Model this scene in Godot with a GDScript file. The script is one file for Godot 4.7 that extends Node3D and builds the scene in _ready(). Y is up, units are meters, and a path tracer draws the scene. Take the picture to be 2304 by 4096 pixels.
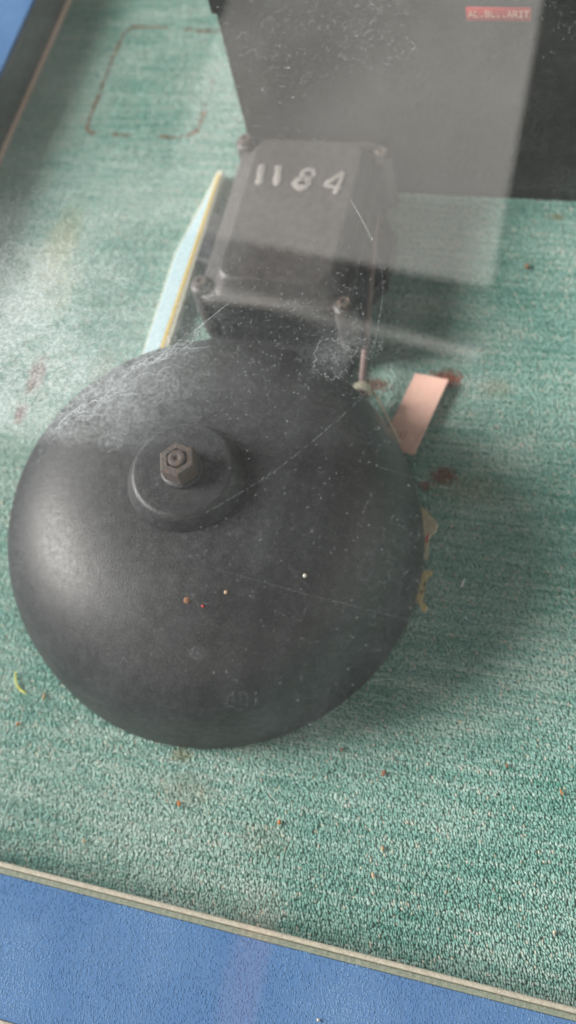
extends Node3D

var rng := RandomNumberGenerator.new()

# ---------------------------------------------------------------- materials
func lin(r: float, g: float, b: float) -> Color:
	return Color(r, g, b).linear_to_srgb()

func mat(c: Color, rough := 0.6, spec := 0.5) -> StandardMaterial3D:
	var m := StandardMaterial3D.new()
	m.albedo_color = c
	m.roughness = rough
	m.metallic_specular = spec
	return m

func noise_tex(freq: float, seed_no: int, stops: Array, size := 512, kind := FastNoiseLite.TYPE_SIMPLEX_SMOOTH, octaves := 4) -> NoiseTexture2D:
	var n := FastNoiseLite.new()
	n.seed = seed_no; n.frequency = freq; n.noise_type = kind; n.fractal_octaves = octaves
	var t := NoiseTexture2D.new()
	t.width = size; t.height = size; t.seamless = true; t.noise = n
	var g := Gradient.new()
	var offs := PackedFloat32Array(); var cols := PackedColorArray()
	for s in stops:
		offs.append(s[0]); cols.append(s[1])
	g.offsets = offs; g.colors = cols
	t.color_ramp = g
	return t

func grey(v: float) -> Color:
	return Color(v, v, v)

# a surface with a mottled colour, varied gloss and fine relief, laid on by its own axes
func worn(stops: Array, rough_lo: float, rough_hi: float, scale: float, relief: float, seed_no: int, freq := 0.02) -> StandardMaterial3D:
	var m := StandardMaterial3D.new()
	m.uv1_triplanar = true
	m.uv1_scale = Vector3(scale, scale, scale)
	m.albedo_texture = noise_tex(freq, seed_no, stops, 512, FastNoiseLite.TYPE_SIMPLEX_SMOOTH, 5)
	m.roughness = 1.0
	m.roughness_texture = noise_tex(freq * 1.7, seed_no + 7, [[0.0, grey(rough_lo)], [1.0, grey(rough_hi)]])
	m.heightmap_enabled = true
	m.heightmap_scale = relief
	m.heightmap_texture = noise_tex(freq * 3.0, seed_no + 3, [[0.0, grey(0.0)], [1.0, grey(1.0)]], 512, FastNoiseLite.TYPE_SIMPLEX_SMOOTH, 4)
	return m

# ---------------------------------------------------------------- nodes
func tag(o: Node3D, label: String, category: String, group := "") -> void:
	o.set_meta("label", label)
	o.set_meta("category", category)
	if group != "":
		o.set_meta("group", group)

func thing(called: String, label: String, category: String, at := Vector3.ZERO, group := "") -> Node3D:
	var o := Node3D.new()
	o.name = called
	add_child(o, true)
	o.position = at
	tag(o, label, category, group)
	return o

func part(called: String, st: SurfaceTool, m: Material, parent: Node = self, at := Vector3.ZERO) -> MeshInstance3D:
	st.generate_normals()
	var o := MeshInstance3D.new()
	o.name = called
	o.mesh = st.commit()
	o.material_override = m
	parent.add_child(o, true)
	o.position = at
	return o

func begin(smooth := true) -> SurfaceTool:
	var st := SurfaceTool.new()
	st.begin(Mesh.PRIMITIVE_TRIANGLES)
	st.set_smooth_group(0 if smooth else -1)
	return st

# ---------------------------------------------------------------- shapes
func tri(st: SurfaceTool, a: Vector3, b: Vector3, c: Vector3, out: Vector3) -> void:
	# front faces run clockwise
	if (b - a).cross(c - a).dot(out) > 0.0:
		st.add_vertex(a); st.add_vertex(c); st.add_vertex(b)
	else:
		st.add_vertex(a); st.add_vertex(b); st.add_vertex(c)

func quad(st: SurfaceTool, a: Vector3, b: Vector3, c: Vector3, d: Vector3, out: Vector3) -> void:
	tri(st, a, b, c, out)
	tri(st, a, c, d, out)

func ring_mid(r: PackedVector3Array) -> Vector3:
	var s := Vector3.ZERO
	for p in r:
		s += p
	return s / r.size()

func cap(st: SurfaceTool, r: PackedVector3Array, out: Vector3) -> void:
	var c := ring_mid(r)
	for i in r.size():
		tri(st, c, r[i], r[(i + 1) % r.size()], out)

# skin over rings of equal count that lie one above another
func loft(st: SurfaceTool, rings: Array, cap_low := true, cap_high := true, first := 0) -> void:
	for k in range(rings.size() - 1):
		st.set_smooth_group(first)
		var r0: PackedVector3Array = rings[k]
		var r1: PackedVector3Array = rings[k + 1]
		var axis := ring_mid(r1) - ring_mid(r0)
		if axis.length() < 1e-7:
			axis = Vector3.UP * 1e-3
		for i in r0.size():
			var j := (i + 1) % r0.size()
			var along := r0[j] - r0[i] if (r0[j] - r0[i]).length() > 1e-9 else r1[j] - r1[i]
			var up := (r1[i] - r0[i])
			var out := along.cross(up)
			var centre := (ring_mid(r0) + ring_mid(r1)) * 0.5
			var mid := (r0[i] + r0[j] + r1[i] + r1[j]) * 0.25
			# outward: away from the axis, or along the axis for a flat step
			var radial := mid - centre
			radial -= axis.normalized() * radial.dot(axis.normalized())
			var side := radial.dot(out)
			if absf(side) < 1e-12:
				side = out.y
			if ring_area(r1) < ring_area(r0) * 0.999 and absf(axis.length()) < 2e-4:
				side = out.y
			quad(st, r0[i], r0[j], r1[j], r1[i], out * signf(side))
	if cap_low:
		st.set_smooth_group(-1)
		cap(st, rings[0], ring_mid(rings[0]) - ring_mid(rings[1]))
	if cap_high:
		st.set_smooth_group(-1)
		cap(st, rings[-1], ring_mid(rings[-1]) - ring_mid(rings[-2]))

func ring_area(r: PackedVector3Array) -> float:
	var c := ring_mid(r)
	var s := 0.0
	for i in r.size():
		s += (r[i] - c).cross(r[(i + 1) % r.size()] - c).length()
	return s

func rounded_ring(x0: float, x1: float, z0: float, z1: float, y: float, r: float, n := 6) -> PackedVector3Array:
	var out := PackedVector3Array()
	var rr := minf(r, minf(x1 - x0, z1 - z0) * 0.49)
	for q in 4:
		var cx := x1 - rr if q == 0 or q == 3 else x0 + rr
		var cz := z1 - rr if q < 2 else z0 + rr
		for k in n + 1:
			var a := PI * 0.5 * (q + float(k) / n)
			out.append(Vector3(cx + rr * cos(a), y, cz + rr * sin(a)))
	return out

# a box with rounded corners in plan and softened upper edges
func slab(st: SurfaceTool, x0: float, x1: float, z0: float, z1: float, y0: float, y1: float, corner := 0.001, soft := 0.001) -> void:
	var rings := [rounded_ring(x0, x1, z0, z1, y0, corner), rounded_ring(x0, x1, z0, z1, y1 - soft, corner)]
	for k in [0.35, 0.75, 1.0]:
		var a: float = k * PI * 0.5
		var inn: float = soft * (1.0 - cos(a))
		rings.append(rounded_ring(x0 + inn, x1 - inn, z0 + inn, z1 - inn, y1 - soft + soft * sin(a), maxf(corner - inn, 0.0004)))
	loft(st, rings)

# a flat outline (x, z) raised from y0 to y1 with a chamfer
func outline_prism(st: SurfaceTool, pts: Array, y0: float, y1: float, soft := 0.0006) -> void:
	var c := Vector2.ZERO
	for p in pts:
		c += p
	c /= pts.size()
	var low := PackedVector3Array(); var mid := PackedVector3Array(); var top := PackedVector3Array()
	var area := 0.0
	for i in pts.size():
		area += (pts[i] as Vector2).cross(pts[(i + 1) % pts.size()])
	for i in pts.size():
		var p: Vector2 = pts[i]
		var e0: Vector2 = (p - pts[i - 1]).normalized()
		var e1: Vector2 = (pts[(i + 1) % pts.size()] - p).normalized()
		var n0 := Vector2(-e0.y, e0.x) * signf(area)
		var n1 := Vector2(-e1.y, e1.x) * signf(area)
		var m := (n0 + n1)
		m = m / maxf(0.35, m.dot(n0))
		var q := p + m * soft
		low.append(Vector3(p.x, y0, p.y)); mid.append(Vector3(p.x, y1 - soft, p.y)); top.append(Vector3(q.x, y1, q.y))
	for k in 2:
		var r0 := low if k == 0 else mid
		var r1 := mid if k == 0 else top
		for i in pts.size():
			var j := (i + 1) % pts.size()
			var e: Vector3 = r0[j] - r0[i]
			var out := Vector3(e.z, 0.3 if k == 1 else 0.0, -e.x).normalized() * (1.0 if area > 0 else -1.0)
			if k == 1:
				out.y = absf(out.y)
			quad(st, r0[i], r0[j], r1[j], r1[i], out)
	var tp := PackedVector2Array()
	for p in top:
		tp.append(Vector2(p.x, p.z))
	var idx := Geometry2D.triangulate_polygon(tp)
	for i in range(0, idx.size(), 3):
		tri(st, top[idx[i]], top[idx[i + 1]], top[idx[i + 2]], Vector3.UP)
		tri(st, low[idx[i]], low[idx[i + 1]], low[idx[i + 2]], Vector3.DOWN)

# turned about an axis: profile of (radius, height)
func lathe(st: SurfaceTool, profile: Array, base: Vector3, axis: Vector3, sides := 64, inward := false, phase := 0.0) -> void:
	var a := axis.normalized()
	var u := a.cross(Vector3(0, 0, 1)).normalized()
	var v := a.cross(u)
	for k in range(profile.size() - 1):
		var p0: Vector2 = profile[k]
		var p1: Vector2 = profile[k + 1]
		var d := p1 - p0
		for i in sides:
			var t0 := TAU * i / sides + phase
			var t1 := TAU * (i + 1) / sides + phase
			var d0 := u * cos(t0) + v * sin(t0)
			var d1 := u * cos(t1) + v * sin(t1)
			# profile runs from the outer foot up to the centre: outward is d turned by -90 degrees
			var out := (d0 + d1) * 0.5 * d.y - a * d.x
			if inward:
				out = -out
			var A := base + d0 * p0.x + a * p0.y
			var B := base + d1 * p0.x + a * p0.y
			var C := base + d1 * p1.x + a * p1.y
			var D := base + d0 * p1.x + a * p1.y
			if p1.x < 1e-6:
				tri(st, A, B, C, out)
			elif p0.x < 1e-6:
				tri(st, A, C, D, out)
			else:
				quad(st, A, B, C, D, out)

func tube(st: SurfaceTool, pts: Array, r: float, sides := 8, ends := true) -> void:
	var prev := PackedVector3Array()
	var ref := Vector3.UP
	for i in pts.size():
		var p: Vector3 = pts[i]
		var d: Vector3 = (pts[mini(i + 1, pts.size() - 1)] - pts[maxi(i - 1, 0)]).normalized()
		var u := d.cross(ref)
		if u.length() < 0.05:
			u = d.cross(Vector3.RIGHT)
		u = u.normalized()
		var v := d.cross(u)
		var ring := PackedVector3Array()
		for k in sides:
			var a := TAU * k / sides
			ring.append(p + (u * cos(a) + v * sin(a)) * r)
		if i > 0:
			var q: Vector3 = (p + pts[i - 1]) * 0.5
			for k in sides:
				var j := (k + 1) % sides
				var m := (prev[k] + prev[j] + ring[k] + ring[j]) * 0.25
				quad(st, prev[k], prev[j], ring[j], ring[k], m - q)
		if ends and (i == 0 or i == pts.size() - 1):
			cap(st, ring, -d if i == 0 else d)
		prev = ring

# a brush stroke of paint lying on a level surface
func brush_stroke(st: SurfaceTool, pts: Array, w: float, y: float, thick: float) -> void:
	var n := pts.size()
	var left := []; var right := []
	for i in n:
		var p: Vector2 = pts[i]
		var d: Vector2 = (pts[mini(i + 1, n - 1)] - pts[maxi(i - 1, 0)]).normalized()
		var s := Vector2(-d.y, d.x)
		var k := w * 0.5 * (1.0 + 0.18 * sin(i * 2.3 + p.x * 900.0))
		left.append(p + s * k); right.append(p - s * k)
	var out := []
	out.append_array(left)
	var e: Vector2 = (pts[n - 1] - pts[n - 2]).normalized()
	out.append(pts[n - 1] + e * w * 0.35)
	right.reverse()
	out.append_array(right)
	var b: Vector2 = (pts[0] - pts[1]).normalized()
	out.append(pts[0] + b * w * 0.3)
	outline_prism(st, out, y, y + thick, thick * 0.4)

func arc(c: Vector2, rx: float, rz: float, a0: float, a1: float, n: int, lean := 0.0) -> Array:
	var out := []
	for i in n + 1:
		var a := lerpf(a0, a1, float(i) / n)
		var p := Vector2(rx * cos(a), rz * sin(a))
		out.append(c + Vector2(p.x - lean * p.y, p.y))
	return out

# ---------------------------------------------------------------- the dust, scratches and painted-in reflection streaks on the glass
const GX := -0.40
const GZ := -0.62
const GW := 0.50
const GH := 0.68
const TW := 1504
const TH := 2048
var dust := PackedFloat32Array()

func dab(x: float, z: float, a: float, r := 0.6) -> void:
	var px := (x - GX) / GW * TW
	var pz := (z - GZ) / GH * TH
	var k := int(ceil(r + 0.5))
	for j in range(int(pz) - k, int(pz) + k + 1):
		for i in range(int(px) - k, int(px) + k + 1):
			if i >= 0 and j >= 0 and i < TW and j < TH:
				var d := Vector2(i + 0.5 - px, j + 0.5 - pz).length()
				var s := clampf(r + 0.5 - d, 0.0, 1.0) * a
				var at := j * TW + i
				dust[at] = dust[at] + s * (1.0 - dust[at])

func line(pts: Array, a: float, r: float, broken := 0.0) -> void:
	var step := 0.00022
	for i in range(pts.size() - 1):
		var p: Vector2 = pts[i]
		var q: Vector2 = pts[i + 1]
		var n := maxi(2, int(p.distance_to(q) / step))
		for k in n:
			if rng.randf() < broken:
				continue
			var s := p.lerp(q, float(k) / n)
			dab(s.x, s.y, a * rng.randf_range(0.55, 1.0), r)

func smooth_path(pts: Array, each := 8) -> Array:
	var out := []
	for i in range(pts.size() - 1):
		var p0: Vector2 = pts[maxi(i - 1, 0)]
		var p1: Vector2 = pts[i]
		var p2: Vector2 = pts[i + 1]
		var p3: Vector2 = pts[mini(i + 2, pts.size() - 1)]
		for k in each:
			out.append(p1.cubic_interpolate(p2, p0, p3, float(k) / each))
	out.append(pts[-1])
	return out

func curl(x: float, z: float, size: float, a: float, r: float) -> void:
	var t := rng.randf() * TAU
	a *= 0.27
	var span := rng.randf_range(1.2, 3.6)
	var out := []
	var n := 7
	var wob := rng.randf_range(0.5, 1.3)
	for i in n + 1:
		var b := t + span * i / n
		out.append(Vector2(x + size * cos(b) * wob, z + size * sin(b) * (1.0 + 0.3 * sin(b * 3.0))))
	line(out, a, r, 0.12)

func crust(c: Vector2, rx: float, rz: float, a: float, seed_no: int) -> void:
	var n := FastNoiseLite.new()
	n.seed = seed_no; n.frequency = 0.9
	var out := []
	for i in 49:
		var b := TAU * i / 48.0
		var k := 1.0 + 0.45 * n.get_noise_2d(cos(b) * 1.6, sin(b) * 1.6) + 0.25 * n.get_noise_2d(cos(b) * 5.0 + 9.0, sin(b) * 5.0)
		out.append(c + Vector2(cos(b) * rx, sin(b) * rz) * k)
	line(out, a * 0.4, 0.55, 0.4)
	for i in int(70.0 * a + 8):
		var p := c + Vector2(rng.randfn() * rx * 0.4, rng.randfn() * rz * 0.4)
		curl(p.x, p.y, rx * rng.randf_range(0.08, 0.3), a * 0.32, 0.5)

func dust_texture() -> ImageTexture:
	dust.resize(TW * TH)
	var n := FastNoiseLite.new()
	n.seed = 11; n.frequency = 0.006; n.fractal_octaves = 5
	var cloud := n.get_image(TW, TH).get_data()
	n.seed = 12; n.frequency = 0.16; n.fractal_octaves = 2
	var grain := n.get_image(TW, TH).get_data()
	n.seed = 14; n.frequency = 0.03; n.fractal_type = FastNoiseLite.FRACTAL_RIDGED; n.fractal_octaves = 4
	var vein := n.get_image(TW, TH).get_data()
	# large soft deposits: centre x, z, radius x, z, strength
	var pools := [
		[-0.210, -0.246, 0.036, 0.036, 0.26], [-0.198, -0.220, 0.030, 0.022, 0.24], [-0.205, -0.285, 0.035, 0.03, 0.10],
		[-0.240, -0.230, 0.034, 0.050, 0.22], [-0.165, -0.265, 0.025, 0.04, 0.05], [-0.20, -0.32, 0.04, 0.03, 0.04],
		[-0.172, -0.222, 0.024, 0.022, 0.08], [-0.115, -0.245, 0.04, 0.03, 0.02],
		[-0.0965, -0.2490, 0.0065, 0.0085, 0.10], [-0.0890, -0.2540, 0.006, 0.004, 0.07], [-0.0670, -0.1720, 0.008, 0.010, 0.04],
	]
	var wipe_reflection := FastNoiseLite.new()  # wipe marks, which also paint in the faint grid reflection over the gong
	wipe_reflection.seed = 16; wipe_reflection.frequency = 0.02; wipe_reflection.fractal_octaves = 4
	var wipe_reflection_i := PackedFloat32Array()
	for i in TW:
		wipe_reflection_i.append(wipe_reflection.get_noise_2d(i * 0.9, 0.0))
	var coarse := PackedFloat32Array()
	var cw := 94; var ch := 128
	coarse.resize(cw * ch)
	for j in ch:
		for i in cw:
			var x := GX + GW * (i + 0.5) / cw
			var z := GZ + GH * (j + 0.5) / ch
			var s := 0.0
			for p in pools:
				var d := Vector2((x - p[0]) / p[2], (z - p[1]) / p[3]).length_squared()
				s += p[4] * exp(-d * 0.9)
			s *= 0.16 + 0.84 * smoothstep(-0.1965, -0.2035, z + 0.02 * (x + 0.2))
			coarse[j * cw + i] = s
	for j in TH:
		var cj := mini(j * ch / TH, ch - 2)
		var fj := float(j * ch % TH) / TH
		var wipe_reflection_j := wipe_reflection.get_noise_2d(j * 0.9, 50.0)
		for i in TW:
			var ci := mini(i * cw / TW, cw - 2)
			var fi := float(i * cw % TW) / TW
			var c0 := lerpf(coarse[cj * cw + ci], coarse[cj * cw + ci + 1], fi)
			var c1 := lerpf(coarse[cj * cw + cw + ci], coarse[cj * cw + cw + ci + 1], fi)
			var pool := lerpf(c0, c1, fj)
			var at := j * TW + i
			var cl := cloud[at] / 255.0
			var gr := grain[at] / 255.0
			var ve := vein[at] / 255.0
			var v := DUST_BASE * (0.35 + 1.1 * cl) * (0.55 + 0.9 * gr) * (1.0 + 0.5 * wipe_reflection_i[i] + 0.3 * wipe_reflection_j)
			v += pool * clampf(0.5 + 0.7 * (cl - 0.25) + 0.7 * (gr - 0.5) + 0.6 * (ve - 0.5), 0.0, 1.3)
			dust[at] = minf(v, 0.9)
	# the dried edge of the white patch
	for k in 260:
		var p := Vector2(lerpf(-0.196, -0.150, rng.randf()), 0)
		p.y = lerpf(-0.208, -0.256, (p.x + 0.196) / 0.046) + rng.randfn() * 0.006
		curl(p.x, p.y, rng.randf_range(0.0006, 0.0028), 0.22, 0.45)
	for k in 26:
		var s := Vector2(lerpf(-0.196, -0.160, rng.randf()), 0)
		s.y = lerpf(-0.206, -0.246, (s.x + 0.196) / 0.036) + rng.randfn() * 0.004
		var pts := [s]
		for q in 9:
			s += Vector2(rng.randf_range(0.0001, 0.0026), rng.randf_range(-0.0026, 0.0008))
			pts.append(s)
		line(smooth_path(pts, 3), 0.2, 0.5, 0.15)
	# curled flecks of lime at the top
	for k in 300:
		var u := rng.randf(); var w := rng.randf()
		curl(-0.192 + 0.085 * u + 0.012 * w, -0.440 + 0.09 * w * (1.0 - 0.6 * u), rng.randf_range(0.0005, 0.0024), rng.randf_range(0.08, 0.42), rng.randf_range(0.4, 0.7))
	for k in 60:
		curl(rng.randf_range(-0.07, -0.03), rng.randf_range(-0.44, -0.40), rng.randf_range(0.0005, 0.0016), 0.22, 0.45)
	for k in 160:
		curl(-0.165 + rng.randfn() * 0.02, -0.355 + rng.randfn() * 0.03, rng.randf_range(0.0006, 0.0026), rng.randf_range(0.08, 0.28), 0.5)
	# specks over the middle
	for k in 420:
		curl(-0.118 + rng.randfn() * 0.028, -0.262 + rng.randfn() * 0.022, rng.randf_range(0.0002, 0.0009), rng.randf_range(0.06, 0.22), 0.45)
	for k in 420:
		curl(-0.175 + rng.randfn() * 0.018, -0.235 + rng.randfn() * 0.014, rng.randf_range(0.0004, 0.0019), rng.randf_range(0.06, 0.24), 0.45)
	for k in 200:
		curl(-0.088 + rng.randfn() * 0.022, -0.178 + rng.randfn() * 0.03, rng.randf_range(0.0002, 0.0009), rng.randf_range(0.05, 0.2), 0.4)
	for k in 900:
		dab(rng.randf_range(GX, GX + GW), rng.randf_range(GZ, GZ + GH), rng.randf_range(0.03, 0.2), rng.randf_range(0.3, 0.55))
	for k in 260:
		curl(rng.randf_range(-0.30, 0.0), rng.randf_range(-0.44, -0.04), rng.randf_range(0.0004, 0.0014), rng.randf_range(0.05, 0.22), 0.4)
	crust(Vector2(-0.0985, -0.2480), 0.0070, 0.0085, 0.40, 21)
	crust(Vector2(-0.0885, -0.2535), 0.0060, 0.0040, 0.30, 22)
	crust(Vector2(-0.1568, -0.2286), 0.0040, 0.0055, 0.30, 23)
	crust(Vector2(-0.1702, -0.2041), 0.0042, 0.0030, 0.30, 24)
	crust(Vector2(-0.0685, -0.1682), 0.0050, 0.0062, 0.07, 25)
	crust(Vector2(-0.0620, -0.1830), 0.0060, 0.0050, 0.05, 26)
	crust(Vector2(-0.1186, -0.1317), 0.0025, 0.0020, 0.12, 27)
	crust(Vector2(-0.1021, -0.1182), 0.0035, 0.0028, 0.1, 28)
	# long scratches
	line(smooth_path([Vector2(-0.1074, -0.3230), Vector2(-0.0975, -0.3076), Vector2(-0.0870, -0.2836), Vector2(-0.0847, -0.2514), Vector2(-0.0835, -0.2378), Vector2(-0.0885, -0.2273), Vector2(-0.1082, -0.2008), Vector2(-0.1287, -0.1811)], 14), 0.11, 0.45, 0.45)
	line(smooth_path([Vector2(-0.1064, -0.3220), Vector2(-0.0968, -0.3070), Vector2(-0.0945, -0.3030)], 10), 0.28, 0.5, 0.4)
	line([Vector2(-0.1201, -0.1612), Vector2(-0.0902, -0.1567), Vector2(-0.0535, -0.1522)], 0.06, 0.35, 0.3)
	line([Vector2(-0.1524, -0.2549), Vector2(-0.1428, -0.2687)], 0.32, 0.4, 0.2)
	line([Vector2(-0.2050, -0.3900), Vector2(-0.1960, -0.3560)], 0.14, 0.4, 0.4)
	line([Vector2(-0.0750, -0.2060), Vector2(-0.0400, -0.1980)], 0.08, 0.35, 0.4)
	for k in 34:
		var p := Vector2(rng.randf_range(-0.28, 0.0), rng.randf_range(-0.42, -0.05))
		var d := Vector2.from_angle(rng.randf_range(-0.5, 2.2)) * rng.randf_range(0.006, 0.03)
		line([p, p + d], rng.randf_range(0.02, 0.08), 0.35, 0.45)
	var bytes := PackedByteArray()
	var fill_bytes := PackedByteArray()
	var row := PackedByteArray()
	for i in TW:
		row.append_array([218, 227, 230, 0])
	for j in TH:
		fill_bytes.append_array(row)
	bytes = fill_bytes
	for i in TW * TH:
		bytes[i * 4 + 3] = int(clampf(dust[i], 0.0, 1.0) * 255.0)
	return ImageTexture.create_from_image(Image.create_from_data(TW, TH, false, Image.FORMAT_RGBA8, bytes))

const DUST_BASE := 0.024

# ---------------------------------------------------------------- carpet pile
func pile_mesh(w: float, d: float, h: float, lean: float) -> ArrayMesh:
	var st := begin()
	var rings := []
	for k in 4:
		var t: float = [0.0, 0.45, 0.8, 1.0][k]
		var s: float = [0.92, 1.0, 0.72, 0.28][k]
		var r := PackedVector3Array()
		for i in 7:
			var a := TAU * i / 7.0
			r.append(Vector3(cos(a) * w * 0.5 * s, t * h, sin(a) * d * 0.5 * s + lean * t))
		rings.append(r)
	for k in 3:
		for i in 7:
			var j := (i + 1) % 7
			var m: Vector3 = (rings[k][i] + rings[k][j]) * 0.5 - ring_mid(rings[k])
			quad(st, rings[k][i], rings[k][j], rings[k + 1][j], rings[k + 1][i], m + Vector3.UP * 0.2 * h)
	for i in 7:
		tri(st, ring_mid(rings[3]) + Vector3(0, h * 0.05, 0), rings[3][i], rings[3][(i + 1) % 7], Vector3.UP)
	st.generate_normals()
	return st.commit()

func near_segment(p: Vector2, a: Vector2, b: Vector2) -> float:
	return p.distance_to(Geometry2D.get_closest_point_to_segment(p, a, b))

func carpet_pile(called: String, x0: float, x1: float, z0: float, z1: float, y: float, mesh: ArrayMesh, sx: float, sz: float, tint: Callable, m: Material, skip: Callable) -> MultiMeshInstance3D:
	var at: Array[Transform3D] = []
	var col: PackedColorArray = []
	var row := 0
	var z := z0
	while z < z1:
		var x := x0 + (0.5 * sx if row % 2 else 0.0)
		var sway := rng.randf_range(-0.3, 0.3) * sx
		while x < x1:
			var p := Vector2(x + sway + rng.randfn() * sx * 0.16, z + rng.randfn() * sz * 0.16)
			x += sx
			if skip.call(p):
				continue
			var b := Basis(Vector3.UP, rng.randfn() * 0.25 + clampf(0.45 + p.x * 1.0 + 0.10, 0.1, 0.5)).scaled(Vector3(rng.randf_range(0.82, 1.2), rng.randf_range(0.7, 1.3), rng.randf_range(0.82, 1.25)))
			b = Basis(Vector3.RIGHT, rng.randfn() * 0.12) * b
			at.append(Transform3D(b, Vector3(p.x, y, p.y)))
			col.append(tint.call(p, row))
		z += sz
		row += 1
	var mm := MultiMesh.new()
	mm.transform_format = MultiMesh.TRANSFORM_3D
	mm.use_colors = true
	mm.mesh = mesh
	mm.instance_count = at.size()
	for i in at.size():
		mm.set_instance_transform(i, at[i])
		mm.set_instance_color(i, col[i])
	var o := MultiMeshInstance3D.new()
	o.name = called
	o.multimesh = mm
	o.material_override = m
	add_child(o, true)
	o.set_meta("kind", "stuff")
	return o

func pile_material() -> StandardMaterial3D:
	var m := StandardMaterial3D.new()
	m.vertex_color_use_as_albedo = true
	m.roughness = 0.95
	m.metallic_specular = 0.15
	return m

func fleck(called: String, label: String, at: Vector3, length: float, width: float, turn: float, m: Material, group := "flecks on the carpet", thick := 0.0008) -> void:
	var st := begin()
	var pts := []
	for i in 9:
		var a := TAU * i / 9.0
		pts.append(Vector2(cos(a) * width * 0.5 * rng.randf_range(0.7, 1.15), sin(a) * length * 0.5 * rng.randf_range(0.75, 1.1)))
	outline_prism(st, pts, 0.0, thick, thick * 0.4)
	var o := part(called, st, m, self, at)
	o.rotation = Vector3(rng.randf_range(-0.12, 0.12), turn, rng.randf_range(-0.12, 0.12))
	tag(o, label, "debris", group)

# ================================================================ the scene
func _ready() -> void:
	rng.seed = 1184
	# camera
	var cam := Camera3D.new()
	cam.name = "camera"
	add_child(cam)
	cam.transform = Transform3D(Basis(Vector3(0.96261731, -0.16481564, -0.21495048), Vector3(-0.10877452, 0.49155057, -0.86402901), Vector3(0.24806453, 0.85511043, 0.45524735)).orthonormalized(), Vector3(0, 0.52, 0))
	var lens := CameraAttributesPhysical.new()
	lens.frustum_focal_length = 28.88
	lens.frustum_focus_distance = 0.45
	lens.exposure_aperture = 6.0
	lens.frustum_near = 0.02
	lens.frustum_far = 200.0
	cam.attributes = lens
	cam.fov = 45.13
	cam.near = 0.02
	cam.far = 200.0
	cam.current = true

	# sky, air and exposure
	var env := Environment.new()
	env.background_mode = Environment.BG_SKY
	var sm := ProceduralSkyMaterial.new()
	sm.sky_top_color = lin(0.94, 0.89, 0.82)
	sm.sky_horizon_color = lin(0.50, 0.48, 0.46)
	sm.sky_curve = 0.35
	sm.sky_energy_multiplier = 0.62
	sm.ground_bottom_color = lin(0.10, 0.095, 0.085)
	sm.ground_horizon_color = lin(0.3, 0.3, 0.29)
	var cn := FastNoiseLite.new()
	cn.seed = 48; cn.frequency = 0.012; cn.fractal_octaves = 4
	var ct := NoiseTexture2D.new()
	ct.width = 1024; ct.height = 512; ct.seamless = true; ct.noise = cn
	var cg := Gradient.new()
	cg.offsets = PackedFloat32Array([0.25, 0.75]); cg.colors = PackedColorArray([Color(1, 1, 1, 0.0), Color(1, 1, 1, 1.0)])
	ct.color_ramp = cg
	sm.sky_cover = ct
	sm.sky_cover_modulate = Color(1, 0.98, 0.95, 0.9)
	var sky := Sky.new()
	sky.sky_material = sm
	env.sky = sky
	env.tonemap_mode = Environment.TONE_MAPPER_LINEAR
	env.tonemap_exposure = 2.2
	env.sdfgi_enabled = true
	env.ssao_enabled = true
	env.ssil_enabled = true
	var we := WorldEnvironment.new()
	we.name = "world_environment"
	we.environment = env
	add_child(we)

	# pale sun behind cloud, from the left
	var sun := DirectionalLight3D.new()
	sun.name = "sun"
	sun.light_energy = 1.0
	sun.light_color = Color(1.0, 0.985, 0.965)
	sun.light_angular_distance = 26.0
	sun.shadow_enabled = true
	add_child(sun)
	sun.look_at_from_position(Vector3.ZERO, Vector3(0.84, -0.54, -0.10))

	build_surroundings()
	build_case()
	build_cabinet()
	build_bell()
	build_small_things()
	build_glass()


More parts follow.
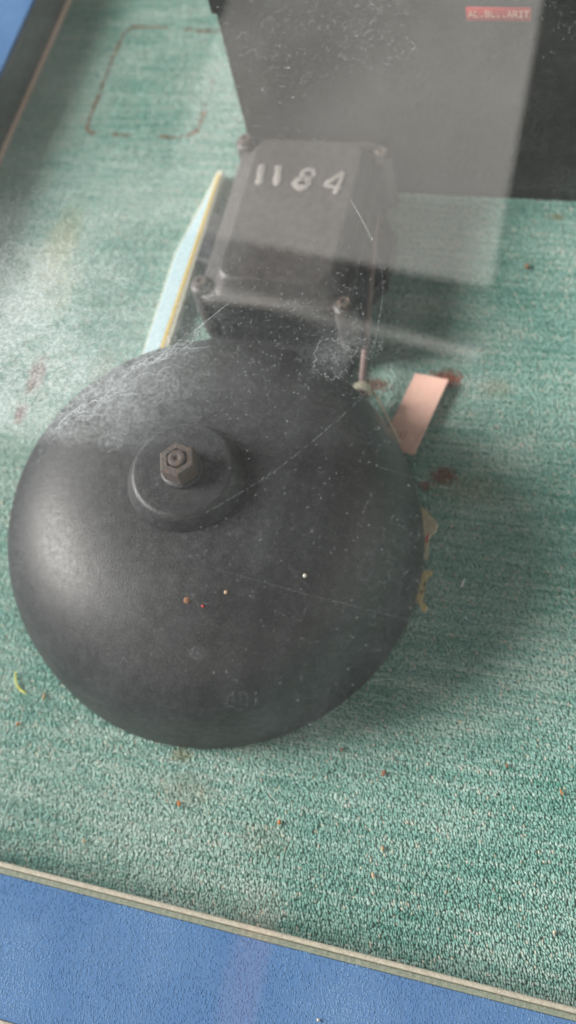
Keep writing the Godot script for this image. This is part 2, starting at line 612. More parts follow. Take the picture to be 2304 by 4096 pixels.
func build_surroundings() -> void:
	var st := begin(false)
	slab(st, -60, 60, -60, 60, -1.0, -0.9, 0.5, 0.002)
	var g := part("ground", st, worn([[0.2, lin(0.16, 0.155, 0.145)], [0.8, lin(0.24, 0.235, 0.22)]], 0.8, 0.95, 1.2, 0.2, 400))
	g.set_meta("kind", "structure")
	# the shelter that stands over the case and shows in the glass: dark boards with an open bay to the sky
	var dark := worn([[0.2, lin(0.018, 0.016, 0.014)], [0.8, lin(0.035, 0.031, 0.027)]], 0.75, 0.95, 3.0, 0.1, 420)
	var t := thing("shelter", "dark boarded shelter roof over the display case, mirrored in its glass", "shelter", Vector3.ZERO)
	var boards := [
		[Vector2(-0.245, -3.0), Vector2(1.7, -3.0), Vector2(1.7, 1.4), Vector2(-0.245, 1.4)],
		[Vector2(-1.55, -3.0), Vector2(-0.95, -3.0), Vector2(-0.95, 1.4), Vector2(-1.55, 1.4)],
		[Vector2(-0.247, -1.293), Vector2(-0.80, -1.397), Vector2(-0.80, -1.4386), Vector2(-0.948, -1.469), Vector2(-0.948, -0.335), Vector2(-0.247, -0.335)],
		[Vector2(-0.948, -0.333), Vector2(-0.447, -0.333), Vector2(-0.447, 1.4), Vector2(-0.948, 1.4)],
		[Vector2(-0.385, -0.333), Vector2(-0.247, -0.333), Vector2(-0.247, 1.4), Vector2(-0.385, 1.4)],
	]
	for b in boards:
		st = begin(false)
		outline_prism(st, b, 1.6, 1.618, 0.002)
		part("roof_panel", st, dark, t)
	st = begin(false)
	outline_prism(st, [Vector2(-0.247, -1.457), Vector2(-0.948, -1.560), Vector2(-0.948, -1.470), Vector2(-0.247, -1.3265)], 1.6, 1.622, 0.002)
	part("beam", st, dark, t)
	var sheet := mat(Color(0.80, 0.66, 0.62), 0.9, 0.2)  # added unseen sheet that gives the glass its pale pinkish reflection
	sheet.backlight_enabled = true
	sheet.backlight = Color(0.9, 0.72, 0.66)
	st = begin(false)
	slab(st, -0.446, -0.386, -0.333, 1.39, 1.6, 1.604, 0.002, 0.001)
	part("added_sheet", st, sheet, t)
	for p in [Vector2(1.6, -2.9), Vector2(1.6, 1.3), Vector2(-1.5, 1.3), Vector2(-1.5, -2.9)]:
		st = begin(false)
		slab(st, p.x - 0.06, p.x + 0.06, p.y - 0.06, p.y + 0.06, -0.9, 1.5985, 0.006, 0.002)
		part("post", st, dark, t)


func build_case() -> void:
	# carpet base and pile
	var st := begin(false)
	slab(st, -0.388, 0.34, -0.80, -0.06, -0.012, 0.0, 0.001, 0.0005)
	var base := part("carpet", st, mat(lin(0.10, 0.21, 0.175), 0.95, 0.1))
	base.set_meta("kind", "structure")
	var big := FastNoiseLite.new()
	big.seed = 31; big.frequency = 9.0; big.fractal_octaves = 3
	var streak := FastNoiseLite.new()
	streak.seed = 32; streak.frequency = 1.0; streak.fractal_octaves = 3
	# rust left on the carpet: outline of a box lid that once lay there, and spots (x, z, rx, rz, strength)
	var rust_lines := [
		[-0.3385, -0.533, -0.3388, -0.560, 0.9], [-0.3388, -0.560, -0.3392, -0.600, 0.55], [-0.3392, -0.600, -0.3388, -0.616, 0.8], [-0.3388, -0.616, -0.334, -0.6235, 0.8],
		[-0.334, -0.6235, -0.309, -0.6228, 0.7], [-0.297, -0.6215, -0.270, -0.6195, 0.8], [-0.3385, -0.533, -0.336, -0.5278, 1.0], [-0.336, -0.5278, -0.331, -0.527, 0.8],
		[-0.318, -0.5265, -0.308, -0.5262, 0.9], [-0.288, -0.5255, -0.278, -0.5255, 0.9], [-0.278, -0.5255, -0.270, -0.527, 0.55], [-0.270, -0.527, -0.265, -0.532, 0.8], [-0.265, -0.532, -0.2647, -0.547, 0.8], [-0.2647, -0.547, -0.2655, -0.575, 0.3],
	]
	var spots := [
		[-0.1224, -0.3566, 0.0085, 0.0035, 0.75, 0], [-0.0855, -0.3640, 0.0080, 0.0050, 1.0, 0], [-0.0790, -0.3067, 0.0060, 0.0045, 0.85, 0], [-0.0865, -0.3002, 0.0030, 0.0025, 0.85, 0],
		[-0.0640, -0.3000, 0.0150, 0.0080, 0.30, 1], [-0.0607, -0.3609, 0.0080, 0.0060, 0.32, 1], [-0.3092, -0.3436, 0.004, 0.012, 0.7, 0], [-0.3100, -0.318, 0.003, 0.006, 0.8, 0],
		[-0.272, -0.350, 0.006, 0.014, 0.35, 1], [-0.325, -0.435, 0.010, 0.030, 0.42, 2], [-0.312, -0.405, 0.008, 0.020, 0.25, 2], [-0.171, -0.1480, 0.005, 0.003, 0.6, 1], [-0.1650, -0.1330, 0.012, 0.007, 0.25, 1],
		[-0.1350, -0.4830, 0.004, 0.0022, 0.6, 0], [-0.0434, -0.4771, 0.0045, 0.0016, 0.8, 1], [-0.1250, -0.117, 0.01, 0.006, 0.2, 1],
	]
	var light_c := Color(0.445, 0.57, 0.52)
	var mid_c := Color(0.235, 0.425, 0.375)
	var deep_c := Color(0.085, 0.265, 0.21)
	var rust_c := [Color(0.27, 0.085, 0.05), Color(0.26, 0.23, 0.11), Color(0.52, 0.50, 0.27)]
	var tint := func(p: Vector2, row: int) -> Color:
		var s := streak.get_noise_2d(p.x * 15.0, row * 5.7)
		var f := big.get_noise_2d(p.x, p.y)
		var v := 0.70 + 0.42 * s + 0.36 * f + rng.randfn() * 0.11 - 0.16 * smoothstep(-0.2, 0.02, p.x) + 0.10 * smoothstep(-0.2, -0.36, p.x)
		var c: Color
		if v > 0.5:
			c = mid_c.lerp(light_c, clampf((v - 0.5) * 2.0, 0.0, 1.0))
		else:
			c = deep_c.lerp(mid_c, clampf(v * 2.0, 0.0, 1.0))
		if rng.randf() < 0.03:
			c = c.lerp(Color(0.60, 0.52, 0.42), 0.6)
		for q in spots:
			var d := Vector2((p.x - q[0]) / q[2], (p.y - q[1]) / q[3]).length()
			if d < 1.5:
				c = c.lerp(rust_c[q[5]], q[4] * clampf((1.35 - d) * 1.3 + rng.randfn() * 0.25, 0.0, 1.0))
		if p.x < -0.25 and p.y < -0.5:
			for q in rust_lines:
				if near_segment(p, Vector2(q[0], q[1]), Vector2(q[2], q[3])) < 0.0013 and rng.randf() < q[4] + 0.05:
					c = c.lerp(Color(0.24, 0.11, 0.05), rng.randf_range(0.5, 0.95))
		return c
	var hidden := func(p: Vector2) -> bool:
		return (p.y < -0.495 and p.x > -0.21 and p.x < 0.195 and p.y > -0.68) or (p.distance_to(Vector2(-0.176, -0.247)) < 0.075) or (p.x > -0.205 and p.x < -0.14 and p.y > -0.46 and p.y < -0.28) or (p.y > -0.081 + 0.047 * (p.x + 0.227))
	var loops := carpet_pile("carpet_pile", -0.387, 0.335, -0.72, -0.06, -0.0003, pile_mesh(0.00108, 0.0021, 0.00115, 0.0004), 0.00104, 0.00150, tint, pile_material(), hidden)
	loops.set_meta("label", "faded green looped carpet pile lining the display case")

	# the case itself
	var case := thing("display_case", "blue felt edged display case with cream trims and green carpet inside", "display case")
	var felt := mat(lin(0.08, 0.175, 0.36), 0.95, 0.1)
	var paint := worn([[0.2, lin(0.11, 0.12, 0.115)], [0.8, lin(0.16, 0.17, 0.165)]], 0.6, 0.85, 14.0, 0.02, 60)
	var cream := worn([[0.2, lin(0.38, 0.35, 0.28)], [0.8, lin(0.48, 0.45, 0.36)]], 0.6, 0.85, 30.0, 0.02, 64)
	var pinkish := worn([[0.2, lin(0.60, 0.44, 0.34)], [0.8, lin(0.72, 0.56, 0.45)]], 0.55, 0.8, 30.0, 0.02, 66)
	var olive := worn([[0.2, lin(0.17, 0.20, 0.15)], [0.8, lin(0.25, 0.27, 0.21)]], 0.7, 0.9, 30.0, 0.02, 68)
	st = begin(false)
	slab(st, -0.56, -0.3882, -0.80, 0.12, -0.012, 0.0290, 0.002, 0.002)
	var left_wall := part("side_wall", st, paint, case)
	st = begin(false)
	slab(st, -0.558, -0.390, -0.798, 0.118, 0.0294, 0.0312, 0.002, 0.0008)
	part("felt_cover", st, felt, left_wall)
	st = begin()
	tube(st, [Vector3(-0.3872, 0.0014, -0.79), Vector3(-0.3872, 0.0014, -0.10)], 0.0016, 8)
	part("bead", st, pinkish, left_wall)
	# front wall: a little out of square
	var front := Node3D.new()
	front.name = "front_wall"
	case.add_child(front, true)
	front.position = Vector3(-0.109, 0, -0.0762)
	front.rotation.y = -0.0475
	st = begin(false)
	slab(st, -0.2775, 0.42, 0.0005, 0.20, -0.012, 0.0285, 0.002, 0.001)
	part("board", st, paint, front)
	st = begin(false)
	slab(st, -0.277, 0.42, 0.0045, 0.0570, 0.0288, 0.0306, 0.0005, 0.0004)
	part("felt_cover", st, felt, front)
	st = begin()
	slab(st, -0.277, 0.42, -0.0003, 0.0019, 0.0288, 0.0312, 0.0003, 0.0009)
	part("edge_trim", st, cream, front)
	st = begin()
	slab(st, -0.277, 0.42, 0.0020, 0.0044, 0.0288, 0.0310, 0.0003, 0.0008)
	part("edge_trim", st, olive, front)
	st = begin()
	slab(st, -0.277, 0.42, 0.0572, 0.0604, 0.0288, 0.0316, 0.0003, 0.0009)
	part("edge_trim", st, cream, front)
	# plinth, corner posts
	st = begin(false)
	slab(st, -0.555, 0.44, -0.895, 0.115, -0.9, -0.0125, 0.004, 0.004)
	part("plinth", st, paint, case)
	for p in [Vector2(-0.545, -0.785), Vector2(-0.545, 0.105), Vector2(0.36, 0.105), Vector2(0.36, -0.785)]:
		st = begin(false)
		var low := 0.0314 if p.x < 0 else -0.0122
		slab(st, p.x - 0.008, p.x + 0.008, p.y - 0.008, p.y + 0.008, low, 0.1678, 0.001, 0.001)
		part("corner_post", st, paint, case)

	# nap of the blue felt
	var blue_noise := FastNoiseLite.new()
	blue_noise.seed = 77; blue_noise.frequency = 14.0; blue_noise.fractal_octaves = 3
	var blue := func(p: Vector2, _row: int) -> Color:
		var v := blue_noise.get_noise_2d(p.x, p.y) + rng.randfn() * 0.13
		return Color(0.064, 0.155, 0.33).lerp(Color(0.125, 0.24, 0.43), clampf(0.45 + v * 1.3, 0.0, 1.0))
	var turn := front.transform
	var off := func(p: Vector2) -> bool:
		var q := turn.affine_inverse() * Vector3(p.x, 0, p.y)
		return q.z < 0.0048 or q.z > 0.0562 or q.x < -0.275 or q.x > 0.415
	var nap := carpet_pile("blue_felt_nap", -0.386, 0.305, -0.098, 0.01, 0.0303, pile_mesh(0.0011, 0.0014, 0.00038, 0.0001), 0.00090, 0.00110, blue, pile_material(), off)
	nap.set_meta("label", "blue looped felt covering the front edge of the case")
	var off2 := func(_p: Vector2) -> bool: return false
	var nap2 := carpet_pile("blue_felt_nap", -0.50, -0.391, -0.78, -0.10, 0.0309, pile_mesh(0.0011, 0.0014, 0.00038, 0.0001), 0.00095, 0.00115, blue, pile_material(), off2)
	nap2.set_meta("label", "blue looped felt covering the side wall of the case")


func build_cabinet() -> void:
	var black := worn([[0.15, lin(0.010, 0.010, 0.009)], [0.85, lin(0.020, 0.0195, 0.017)]], 0.5, 0.72, 9.0, 0.015, 100)
	var t := thing("apparatus_cabinet", "large black apparatus cabinet with red label strip standing behind the bell", "cabinet", Vector3(0, 0, -0.5881))
	var st := begin()
	slab(st, -0.2150, 0.20, -0.10, 0.10, 0.0, 0.122, 0.0015, 0.0012)
	part("body", st, black, t)
	st = begin()
	slab(st, -0.2172, 0.204, -0.104, 0.1012, 0.1222, 0.150, 0.002, 0.002)
	part("lid", st, black, t)
	# embossed label strip
	var red := mat(lin(0.42, 0.035, 0.03), 0.4, 0.5)
	var lab := thing("label_strip", "red embossed plastic label strip stuck on the black cabinet", "label", Vector3(-0.0738, 0.1242, -0.4866))
	lab.rotation.z = 0.004
	st = begin()
	outline_prism(st, [Vector2(-0.0152, 0.0038), Vector2(-0.0152, -0.0038), Vector2(0.0152, -0.0038), Vector2(0.0152, 0.0038)], 0.0, 0.0004, 0.0001)
	var tape := part("tape", st, red, lab)
	tape.rotation.x = PI / 2
	tape.position.z = 0.0001
	var sf := SystemFont.new()
	sf.font_names = PackedStringArray(["Droid Sans Mono"])
	var letters := mat(lin(0.75, 0.50, 0.40), 0.6, 0.4)
	var line_text := "AL.BL..ARIT"
	for i in line_text.length():
		var tm := TextMesh.new()
		tm.text = line_text[i]
		tm.font = sf
		tm.font_size = 32
		tm.pixel_size = 0.0046 / 32.0
		tm.depth = 0.0002
		var o := MeshInstance3D.new()
		o.name = "letter"
		o.mesh = tm
		o.material_override = letters
		lab.add_child(o, true)
		o.position = Vector3(-0.0130 + i * 0.0026, 0.0, 0.0006)


func build_bell() -> void:
	var bell := thing("signal_bell", "black iron signal bell with round gong and box numbered 1184", "bell")
	var iron := worn([[0.1, lin(0.014, 0.0155, 0.018)], [0.45, lin(0.022, 0.0238, 0.0265)], [0.9, lin(0.044, 0.046, 0.049)]], 0.38, 0.58, 11.0, 0.012, 200, 0.03)
	iron.heightmap_texture = noise_tex(0.22, 203, [[0.0, grey(0.0)], [1.0, grey(1.0)]], 512, FastNoiseLite.TYPE_SIMPLEX_SMOOTH, 3)
	iron.detail_enabled = true
	iron.detail_blend_mode = BaseMaterial3D.BLEND_MODE_MIX
	iron.detail_uv_layer = BaseMaterial3D.DETAIL_UV_1
	iron.detail_albedo = noise_tex(0.09, 212, [[0.0, grey(0.55)], [1.0, Color(0.58, 0.56, 0.53)]])
	iron.detail_mask = noise_tex(0.14, 213, [[0.0, grey(0.0)], [0.60, grey(0.0)], [0.74, grey(0.14)], [1.0, grey(0.35)]], 512, FastNoiseLite.TYPE_SIMPLEX_SMOOTH, 3)
	var lid_paint := worn([[0.1, lin(0.045, 0.041, 0.040)], [0.9, lin(0.075, 0.068, 0.066)]], 0.34, 0.5, 14.0, 0.02, 240)
	var rusty := worn([[0.1, lin(0.055, 0.05, 0.046)], [0.6, lin(0.095, 0.08, 0.07)], [0.9, lin(0.28, 0.10, 0.045)]], 0.5, 0.8, 60.0, 0.03, 260)
	var white_paint := worn([[0.15, lin(0.14, 0.13, 0.12)], [0.85, lin(0.40, 0.38, 0.35)]], 0.5, 0.8, 90.0, 0.02, 270)

	# base plate under box and gong
	var st := begin(false)
	outline_prism(st, [Vector2(-0.236, -0.458), Vector2(-0.236, -0.425), Vector2(-0.214, -0.418), Vector2(-0.214, -0.26), Vector2(-0.138, -0.26), Vector2(-0.134, -0.405), Vector2(-0.126, -0.418), Vector2(-0.126, -0.448), Vector2(-0.131, -0.456), Vector2(-0.136, -0.466), Vector2(-0.137, -0.4855), Vector2(-0.21, -0.4855), Vector2(-0.214, -0.458)], 0.0003, 0.0095, 0.001)
	part("base_plate", st, iron, bell)
	# mechanism box
	var box := Node3D.new()
	box.name = "mechanism_box"
	bell.add_child(box, true)
	st = begin()
	slab(st, -0.2085, -0.1365, -0.4800, -0.3720, 0.0097, 0.0402, 0.006, 0.0008)
	part("box_body", st, iron, box)
	# lid: rim, then a raised pan with rounded shoulders
	st = begin()
	var rings := [rounded_ring(-0.2128, -0.1335, -0.4840, -0.3690, 0.0404, 0.009), rounded_ring(-0.2128, -0.1335, -0.4840, -0.3690, 0.0428, 0.009), rounded_ring(-0.2120, -0.1343, -0.4832, -0.3698, 0.0436, 0.0085)]
	for q in [[0.0042, 0.0437], [0.0047, 0.0442], [0.0066, 0.0470], [0.0086, 0.0502], [0.0093, 0.0512], [0.0101, 0.0518], [0.0111, 0.0521], [0.0124, 0.0522]]:
		rings.append(rounded_ring(-0.2128 + q[0], -0.1335 - q[0], -0.4840 + q[0], -0.3690 - q[0], q[1], 0.0125 - 0.35 * q[0]))
	loft(st, rings)
	part("lid", st, lid_paint, box)
	for s in [Vector2(-0.2118, -0.4785), Vector2(-0.1350, -0.4725), Vector2(-0.1350, -0.3712), Vector2(-0.2118, -0.3785)]:
		st = begin()
		lathe(st, [Vector2(0.0060, 0.0097), Vector2(0.0060, 0.0448), Vector2(0.0054, 0.0455), Vector2(0.0, 0.0455)], Vector3(s.x, 0, s.y), Vector3.UP, 24)
		part("screw_boss", st, lid_paint, box)
		st = begin(false)
		lathe(st, [Vector2(0.0037, 0.0455), Vector2(0.0037, 0.0478), Vector2(0.0030, 0.0486), Vector2(0.0016, 0.0486), Vector2(0.0014, 0.0478), Vector2(0.0, 0.0478)], Vector3(s.x, 0, s.y), Vector3.UP, 6 if s.x > -0.2 else 16)
		part("screw", st, rusty, box)
	# hand painted number 1184
	var y := 0.05245
	st = begin(); brush_stroke(st, [Vector2(-0.1957, -0.4546), Vector2(-0.1953, -0.450), Vector2(-0.1949, -0.446), Vector2(-0.1947, -0.4421)], 0.0041, y, 0.0003)
	part("painted_digit", st, white_paint, box)
	st = begin(); brush_stroke(st, [Vector2(-0.1863, -0.4545), Vector2(-0.1859, -0.450), Vector2(-0.1853, -0.446), Vector2(-0.1849, -0.4418)], 0.0042, y, 0.0003)
	part("painted_digit", st, white_paint, box)
	st = begin()
	brush_stroke(st, arc(Vector2(-0.1695, -0.4500), 0.0031, 0.0030, 0.7, 0.5 + TAU, 16), 0.0030, y, 0.0003)
	brush_stroke(st, arc(Vector2(-0.1715, -0.4432), 0.0036, 0.0032, -1.4, -1.6 + TAU, 16), 0.0036, y + 0.0001, 0.0003)
	part("painted_digit", st, white_paint, box)
	st = begin()
	brush_stroke(st, [Vector2(-0.1510, -0.4520), Vector2(-0.1535, -0.4490), Vector2(-0.1562, -0.4462), Vector2(-0.1587, -0.4437)], 0.0024, y, 0.0003)
	brush_stroke(st, [Vector2(-0.1590, -0.4428), Vector2(-0.1560, -0.4418), Vector2(-0.1518, -0.4412), Vector2(-0.1500, -0.4410)], 0.0021, y + 0.0001, 0.0003)
	brush_stroke(st, [Vector2(-0.1508, -0.4512), Vector2(-0.1512, -0.4460), Vector2(-0.1518, -0.4410), Vector2(-0.1523, -0.4374)], 0.0026, y + 0.0002, 0.0003)
	part("painted_digit", st, white_paint, box)

	# hammer rod from the box under the rim of the gong
	st = begin()
	tube(st, [Vector3(-0.1385, 0.0170, -0.4600), Vector3(-0.1372, 0.0165, -0.4489), Vector3(-0.1242, 0.0155, -0.3397), Vector3(-0.1215, 0.0145, -0.3170)], 0.0017, 10)
	part("hammer_rod", st, worn([[0.1, lin(0.20, 0.14, 0.13)], [0.9, lin(0.34, 0.25, 0.24)]], 0.3, 0.5, 50.0, 0.01, 280), bell)

	# the gong: a deep dome, hollow, leaning a few degrees
	var foot := Vector3(-0.1760, 0.0111, -0.2472)
	var axis := Vector3(0.0409, 1.0, 0.0777).normalized()
	var outer := []; var inner := []
	var R := 0.0974; var H := 0.0768
	for k in 49:
		var f := k / 48.0
		var r := R * (1.0 - pow(f, 2.6)) if f < 1.0 else 0.0
		var q := r / R
		outer.append(Vector2(r, H * pow(maxf(0.0, 1.0 - pow(q, 3.1761)), 1.0 / 2.5971)))
	# sort by angle for an even skin
	outer.clear()
	for k in 57:
		var a := PI * 0.5 * k / 56.0
		var ca := pow(cos(a), 2.0 / 3.1761) if k < 56 else 0.0
		var sa := pow(sin(a), 2.0 / 2.5971)
		outer.append(Vector2(R * ca, H * sa))
	st = begin()
	var skin := [Vector2(R - 0.0045, 0.0), Vector2(R - 0.0008, -0.0006)]
	skin.append_array(outer)
	lathe(st, skin, foot, axis, 128)
	var hollow := []
	for p in outer:
		hollow.append(Vector2(p.x * 0.954, p.y * 0.945))
	lathe(st, hollow, foot, axis, 96, true)
	var gong := part("gong", st, iron, bell)
	# raised seat round the bolt
	var top := foot + axis * (H - 0.0008)
	st = begin()
	lathe(st, [Vector2(0.0262, -0.0010), Vector2(0.0256, 0.0004), Vector2(0.0246, 0.0026), Vector2(0.0232, 0.0058), Vector2(0.0222, 0.0074), Vector2(0.0212, 0.0081), Vector2(0.0202, 0.0083), Vector2(0.0150, 0.0082), Vector2(0.0, 0.0082)], top, axis, 96)
	part("boss", st, iron, gong)
	st = begin()
	lathe(st, [Vector2(0.0092, 0.0080), Vector2(0.0092, 0.0092), Vector2(0.0086, 0.0098), Vector2(0.0, 0.0098)], top, axis, 40)
	part("washer", st, iron, gong)
	st = begin(false)
	lathe(st, [Vector2(0.0083, 0.0098), Vector2(0.0083, 0.0172), Vector2(0.0074, 0.0183), Vector2(0.0050, 0.0185), Vector2(0.0045, 0.0172), Vector2(0.0, 0.0172)], top, axis, 6, false, -0.24)
	part("nut", st, rusty, gong)
	st = begin()
	lathe(st, [Vector2(0.0038, 0.0172), Vector2(0.0038, 0.0186), Vector2(0.0033, 0.0191), Vector2(0.0014, 0.0192), Vector2(0.0008, 0.0184), Vector2(0.0, 0.0183)], top, axis, 32)
	part("bolt_end", st, rusty, gong)
	# a few specks of rust and paint on the gong
	var spot := [[Vector3(-0.1609, 0.0783, -0.1893), Vector3(0.1, 0.93, 0.35), 0.0016, lin(0.22, 0.10, 0.05)], [Vector3(-0.1540, 0.0770, -0.1882), Vector3(0.15, 0.92, 0.38), 0.0007, lin(0.5, 0.05, 0.06)], [Vector3(-0.1160, 0.0733, -0.2093), Vector3(0.43, 0.85, 0.29), 0.0009, lin(0.7, 0.66, 0.58)], [Vector3(-0.1456, 0.0781, -0.1952), Vector3(0.18, 0.93, 0.32), 0.0009, lin(0.5, 0.36, 0.22)]]
	for s in spot:
		st = begin()
		lathe(st, [Vector2(s[2], -0.0002), Vector2(s[2] * 0.8, 0.0003), Vector2(0.0, 0.0005)], s[0], s[1], 9)
		part("rust_speck" if s[2] > 0.001 else "paint_speck", st, mat(s[3], 0.8), gong)


func build_small_things() -> void:
	# slat beside the box: cream board with a pale blue face and a yellow stripe
	var cream := worn([[0.1, lin(0.50, 0.49, 0.38)], [0.9, lin(0.66, 0.65, 0.53)]], 0.5, 0.75, 40.0, 0.02, 300)
	var slat := thing("sign_slat", "narrow pale blue and cream slat with yellow stripe and mitred tip", "slat")
	var st := begin(false)
	outline_prism(st, [Vector2(-0.2403, -0.4935), Vector2(-0.2366, -0.4922), Vector2(-0.2352, -0.30), Vector2(-0.2488, -0.30), Vector2(-0.2500, -0.4293)], 0.0010, 0.0078, 0.0005)
	part("board", st, cream, slat)
	st = begin(false)
	outline_prism(st, [Vector2(-0.2398, -0.4850), Vector2(-0.2408, -0.3005), Vector2(-0.2478, -0.3005), Vector2(-0.2491, -0.4293)], 0.0078, 0.0081, 0.0001)
	part("blue_face", st, worn([[0.1, lin(0.38, 0.58, 0.64)], [0.9, lin(0.56, 0.70, 0.74)]], 0.45, 0.7, 40.0, 0.01, 304), slat)
	st = begin(false)
	outline_prism(st, [Vector2(-0.2396, -0.4900), Vector2(-0.2382, -0.4890), Vector2(-0.2384, -0.3005), Vector2(-0.2402, -0.3005)], 0.0078, 0.0083, 0.0001)
	part("yellow_stripe", st, worn([[0.1, lin(0.62, 0.43, 0.06)], [0.9, lin(0.74, 0.56, 0.14)]], 0.5, 0.7, 40.0, 0.01, 306), slat)
	st = begin()
	lathe(st, [Vector2(0.0011, 0.0), Vector2(0.0009, 0.0006), Vector2(0.0, 0.0009)], Vector3(-0.2369, 0.0077, -0.3702), Vector3.UP, 14)
	part("pin", st, mat(lin(0.75, 0.73, 0.68), 0.35), slat)

	# pink card tag with its string
	var card := thing("card_tag", "plain pink card tag tied with string beside the gong", "tag", Vector3(-0.0978, 0.0040, -0.3390))
	card.rotation = Vector3(0.03, -0.222, 0.15)
	var pink := worn([[0.1, lin(0.82, 0.50, 0.41)], [0.9, lin(0.87, 0.56, 0.46)]], 0.75, 0.9, 20.0, 0.004, 320)
	st = begin(false)
	slab(st, -0.0094, 0.0094, -0.0230, 0.0235, -0.0003, 0.0003, 0.0008, 0.0001)
	part("card", st, pink, card)
	var pencil := mat(lin(0.42, 0.25, 0.21), 0.9, 0.2)
	for k in 4:
		st = begin()
		brush_stroke(st, [Vector2(-0.0062 + k * 0.0022, 0.0128 - 0.0005 * k), Vector2(-0.0058 + k * 0.0022, 0.0150), Vector2(-0.0066 + k * 0.0022, 0.0178 - 0.0004 * k)], 0.0006, 0.0003, 0.00006)
		part("pencil_mark", st, pencil, card)
	var cord := worn([[0.1, lin(0.60, 0.56, 0.42)], [0.9, lin(0.74, 0.70, 0.56)]], 0.8, 0.95, 120.0, 0.03, 330)
	var tie := thing("string_tie", "cream string knotted round the hammer rod by the gong", "string")
	for k in 3:
		st = begin()
		var c := Vector3(-0.1246 + k * 0.0006, 0.0158, -0.3435 + k * 0.0014)
		var pts := []
		for i in 21:
			var a := TAU * i / 20.0
			pts.append(c + Vector3(cos(a) * 0.0034, sin(a) * 0.0033, cos(a) * 0.0007 * (k - 1)))
		tube(st, pts, 0.0011, 7, false)
		part("loop", st, cord, tie)
	st = begin()
	var path := []
	for q in smooth_path([Vector2(-0.1225, -0.3435), Vector2(-0.1190, -0.3420), Vector2(-0.1155, -0.3385), Vector2(-0.1120, -0.3340), Vector2(-0.1065, -0.3260), Vector2(-0.1020, -0.3195)], 6):
		path.append(Vector3(q.x, lerpf(0.0155, 0.0055, clampf((q.x + 0.1180) / 0.014, 0.0, 1.0)), q.y))
	tube(st, path, 0.0008, 7)
	part("strand", st, cord, tie)

	# torn paper scraps under the right rim of the gong
	var paper := worn([[0.1, lin(0.44, 0.40, 0.24)], [0.9, lin(0.62, 0.58, 0.40)]], 0.75, 0.9, 60.0, 0.02, 340)
	st = begin(false)
	outline_prism(st, [Vector2(-0.0900, -0.2870), Vector2(-0.0862, -0.2852), Vector2(-0.0800, -0.2790), Vector2(-0.0786, -0.2765), Vector2(-0.0792, -0.2738), Vector2(-0.0818, -0.2702), Vector2(-0.0812, -0.2640), Vector2(-0.0806, -0.2585), Vector2(-0.0850, -0.2575), Vector2(-0.0890, -0.2700)], 0.0, 0.0006, 0.0002)
	var s1 := part("paper_scrap", st, paper, self, Vector3(0.0028, 0.0036, 0.0004))
	tag(s1, "torn tan paper scrap with red print, upper one at gong's right rim", "paper scrap", "torn paper scraps at the gong rim")
	st = begin(false)
	outline_prism(st, [Vector2(-0.0835, -0.2705), Vector2(-0.0825, -0.2722), Vector2(-0.0818, -0.2700), Vector2(-0.0823, -0.2665), Vector2(-0.0832, -0.2672)], 0.0006, 0.00075, 0.00005)
	part("red_print", st, mat(lin(0.55, 0.12, 0.09), 0.8), s1)
	st = begin(false)
	outline_prism(st, [Vector2(-0.0806, -0.2532), Vector2(-0.0772, -0.2524), Vector2(-0.0776, -0.2500), Vector2(-0.0792, -0.2494), Vector2(-0.0798, -0.2440), Vector2(-0.0794, -0.2380), Vector2(-0.0786, -0.2352), Vector2(-0.0766, -0.2340), Vector2(-0.0768, -0.2318), Vector2(-0.0784, -0.2312), Vector2(-0.0810, -0.2350), Vector2(-0.0845, -0.2390), Vector2(-0.0835, -0.2480)], 0.0, 0.0007, 0.0002)
	var s2 := part("paper_scrap", st, worn([[0.1, lin(0.50, 0.40, 0.14)], [0.9, lin(0.62, 0.52, 0.24)]], 0.75, 0.9, 60.0, 0.02, 344), self, Vector3(0.0028, 0.0036, 0.0004))
	tag(s2, "narrow mustard torn paper scrap, lower one at gong's right rim", "paper scrap", "torn paper scraps at the gong rim")
	for q in [Vector2(-0.0800, -0.2452), Vector2(-0.0806, -0.2412)]:
		st = begin(false)
		outline_prism(st, [q + Vector2(-0.0005, -0.0010), q + Vector2(0.0004, -0.0008), q + Vector2(0.0004, 0.0009), q + Vector2(-0.0004, 0.0011)], 0.0007, 0.00085, 0.00005)
		part("dark_print", st, mat(lin(0.08, 0.07, 0.04), 0.8), s2)

	# flecks on the carpet
	var orange := mat(lin(0.52, 0.19, 0.06), 0.8, 0.2)
	var brown := mat(lin(0.30, 0.14, 0.075), 0.8, 0.2)
	var tan := mat(lin(0.56, 0.38, 0.22), 0.8, 0.2)
	var pale := mat(lin(0.70, 0.62, 0.48), 0.8, 0.2)
	fleck("dry_fleck", "largest brown leaf fleck on carpet, below right side of gong", Vector3(-0.0801, 0.0016, -0.1539), 0.0034, 0.0019, -0.2, brown)
	fleck("dry_fleck", "orange fleck on carpet below the gong's lowest edge", Vector3(-0.1665, 0.0016, -0.1254), 0.0030, 0.0016, 0.3, orange)
	fleck("dry_fleck", "small orange brown fleck on carpet between gong and blue edge", Vector3(-0.1205, 0.0016, -0.1252), 0.0028, 0.0014, -0.1, orange)
	fleck("dry_fleck", "light orange fleck on carpet near the middle of the front trim", Vector3(-0.0747, 0.0016, -0.1218), 0.0026, 0.0014, 0.2, tan)
	fleck("dry_fleck", "pale frayed splinter on carpet closest to the front trim's middle", Vector3(-0.0766, 0.0016, -0.1101), 0.0036, 0.0011, 0.4, tan)
	fleck("dry_fleck", "thin orange splinter on carpet at the right border of the view", Vector3(-0.0049, 0.0016, -0.1582), 0.0030, 0.0009, 0.5, orange)
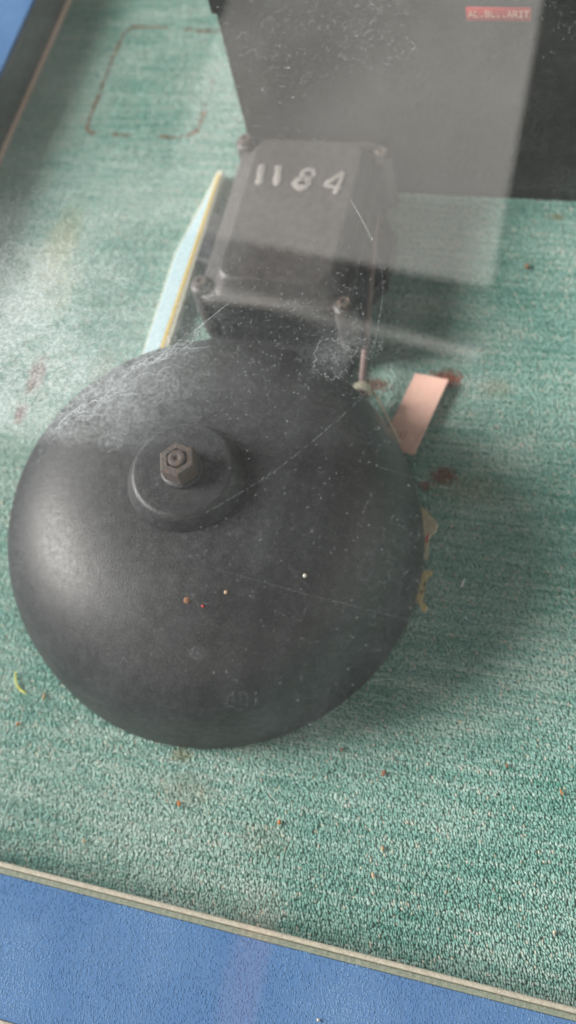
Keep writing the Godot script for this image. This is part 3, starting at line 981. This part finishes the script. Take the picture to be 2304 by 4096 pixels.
	fleck("grit_pebble", "tan grit pebble on carpet below the cabinet's dark right part", Vector3(-0.0547, 0.0014, -0.4393), 0.0030, 0.0032, 0.1, mat(lin(0.34, 0.22, 0.14), 0.8, 0.2), "flecks on the carpet", 0.0022)
	fleck("white_crumb", "white crumb on carpet in the lower right corner", Vector3(-0.0014, 0.0016, -0.1014), 0.0016, 0.0014, 0.1, pale, "flecks on the carpet", 0.0012)
	fleck("white_crumb", "white crumb lying on the blue felt front edge", Vector3(-0.0826, 0.0312, -0.0480), 0.0013, 0.0012, 0.1, pale, "flecks on the carpet", 0.0010)
	fleck("wood_splinter", "tan wood splinter on carpet left of the gong's lower edge", Vector3(-0.2444, 0.0016, -0.1642), 0.0042, 0.0010, 0.15, tan)
	fleck("dry_fleck", "orange fleck on carpet at far left below yellow thread", Vector3(-0.2525, 0.0016, -0.1490), 0.0026, 0.0011, -0.3, orange)
	fleck("dry_fleck", "tiny yellow orange fleck on carpet above the left front trim", Vector3(-0.2046, 0.0016, -0.1021), 0.0020, 0.0011, 0.2, tan)
	fleck("dry_fleck", "tiny red brown fleck on carpet touching the gong's lower right", Vector3(-0.1002, 0.0016, -0.1614), 0.0020, 0.0012, 0.2, brown)
	fleck("dry_fleck", "faint orange fleck on carpet at right above the trim", Vector3(-0.0288, 0.0016, -0.1660), 0.0018, 0.0012, 0.2, brown)
	fleck("white_fibre", "white upright fibre on carpet right of the gong", Vector3(-0.0600, 0.0018, -0.2494), 0.0048, 0.0007, -0.25, mat(lin(0.75, 0.76, 0.72), 0.8, 0.2))
	var thread := thing("yellow_thread", "short curved yellow thread on carpet at left of gong", "thread")
	st = begin()
	var tp := []
	for q in smooth_path([Vector2(-0.2621, -0.1736), Vector2(-0.2605, -0.1690), Vector2(-0.2580, -0.1660), Vector2(-0.2535, -0.1638)], 6):
		tp.append(Vector3(q.x, 0.0021, q.y))
	tube(st, tp, 0.0004, 6)
	part("strand", st, mat(lin(0.62, 0.60, 0.10), 0.8, 0.2), thread)


func build_glass() -> void:
	var t := thing("glass_cover", "dusty scratched glass sheet covering the whole display case", "glass cover")
	var st := begin(false)
	slab(st, -0.56, 0.42, -0.80, 0.12, 0.1680, 0.1720, 0.002, 0.0005)
	var glass := mat(Color(0.92, 0.97, 0.95, 0.003), 0.02, 0.5)
	glass.transparency = BaseMaterial3D.TRANSPARENCY_ALPHA
	part("pane", st, glass, t)
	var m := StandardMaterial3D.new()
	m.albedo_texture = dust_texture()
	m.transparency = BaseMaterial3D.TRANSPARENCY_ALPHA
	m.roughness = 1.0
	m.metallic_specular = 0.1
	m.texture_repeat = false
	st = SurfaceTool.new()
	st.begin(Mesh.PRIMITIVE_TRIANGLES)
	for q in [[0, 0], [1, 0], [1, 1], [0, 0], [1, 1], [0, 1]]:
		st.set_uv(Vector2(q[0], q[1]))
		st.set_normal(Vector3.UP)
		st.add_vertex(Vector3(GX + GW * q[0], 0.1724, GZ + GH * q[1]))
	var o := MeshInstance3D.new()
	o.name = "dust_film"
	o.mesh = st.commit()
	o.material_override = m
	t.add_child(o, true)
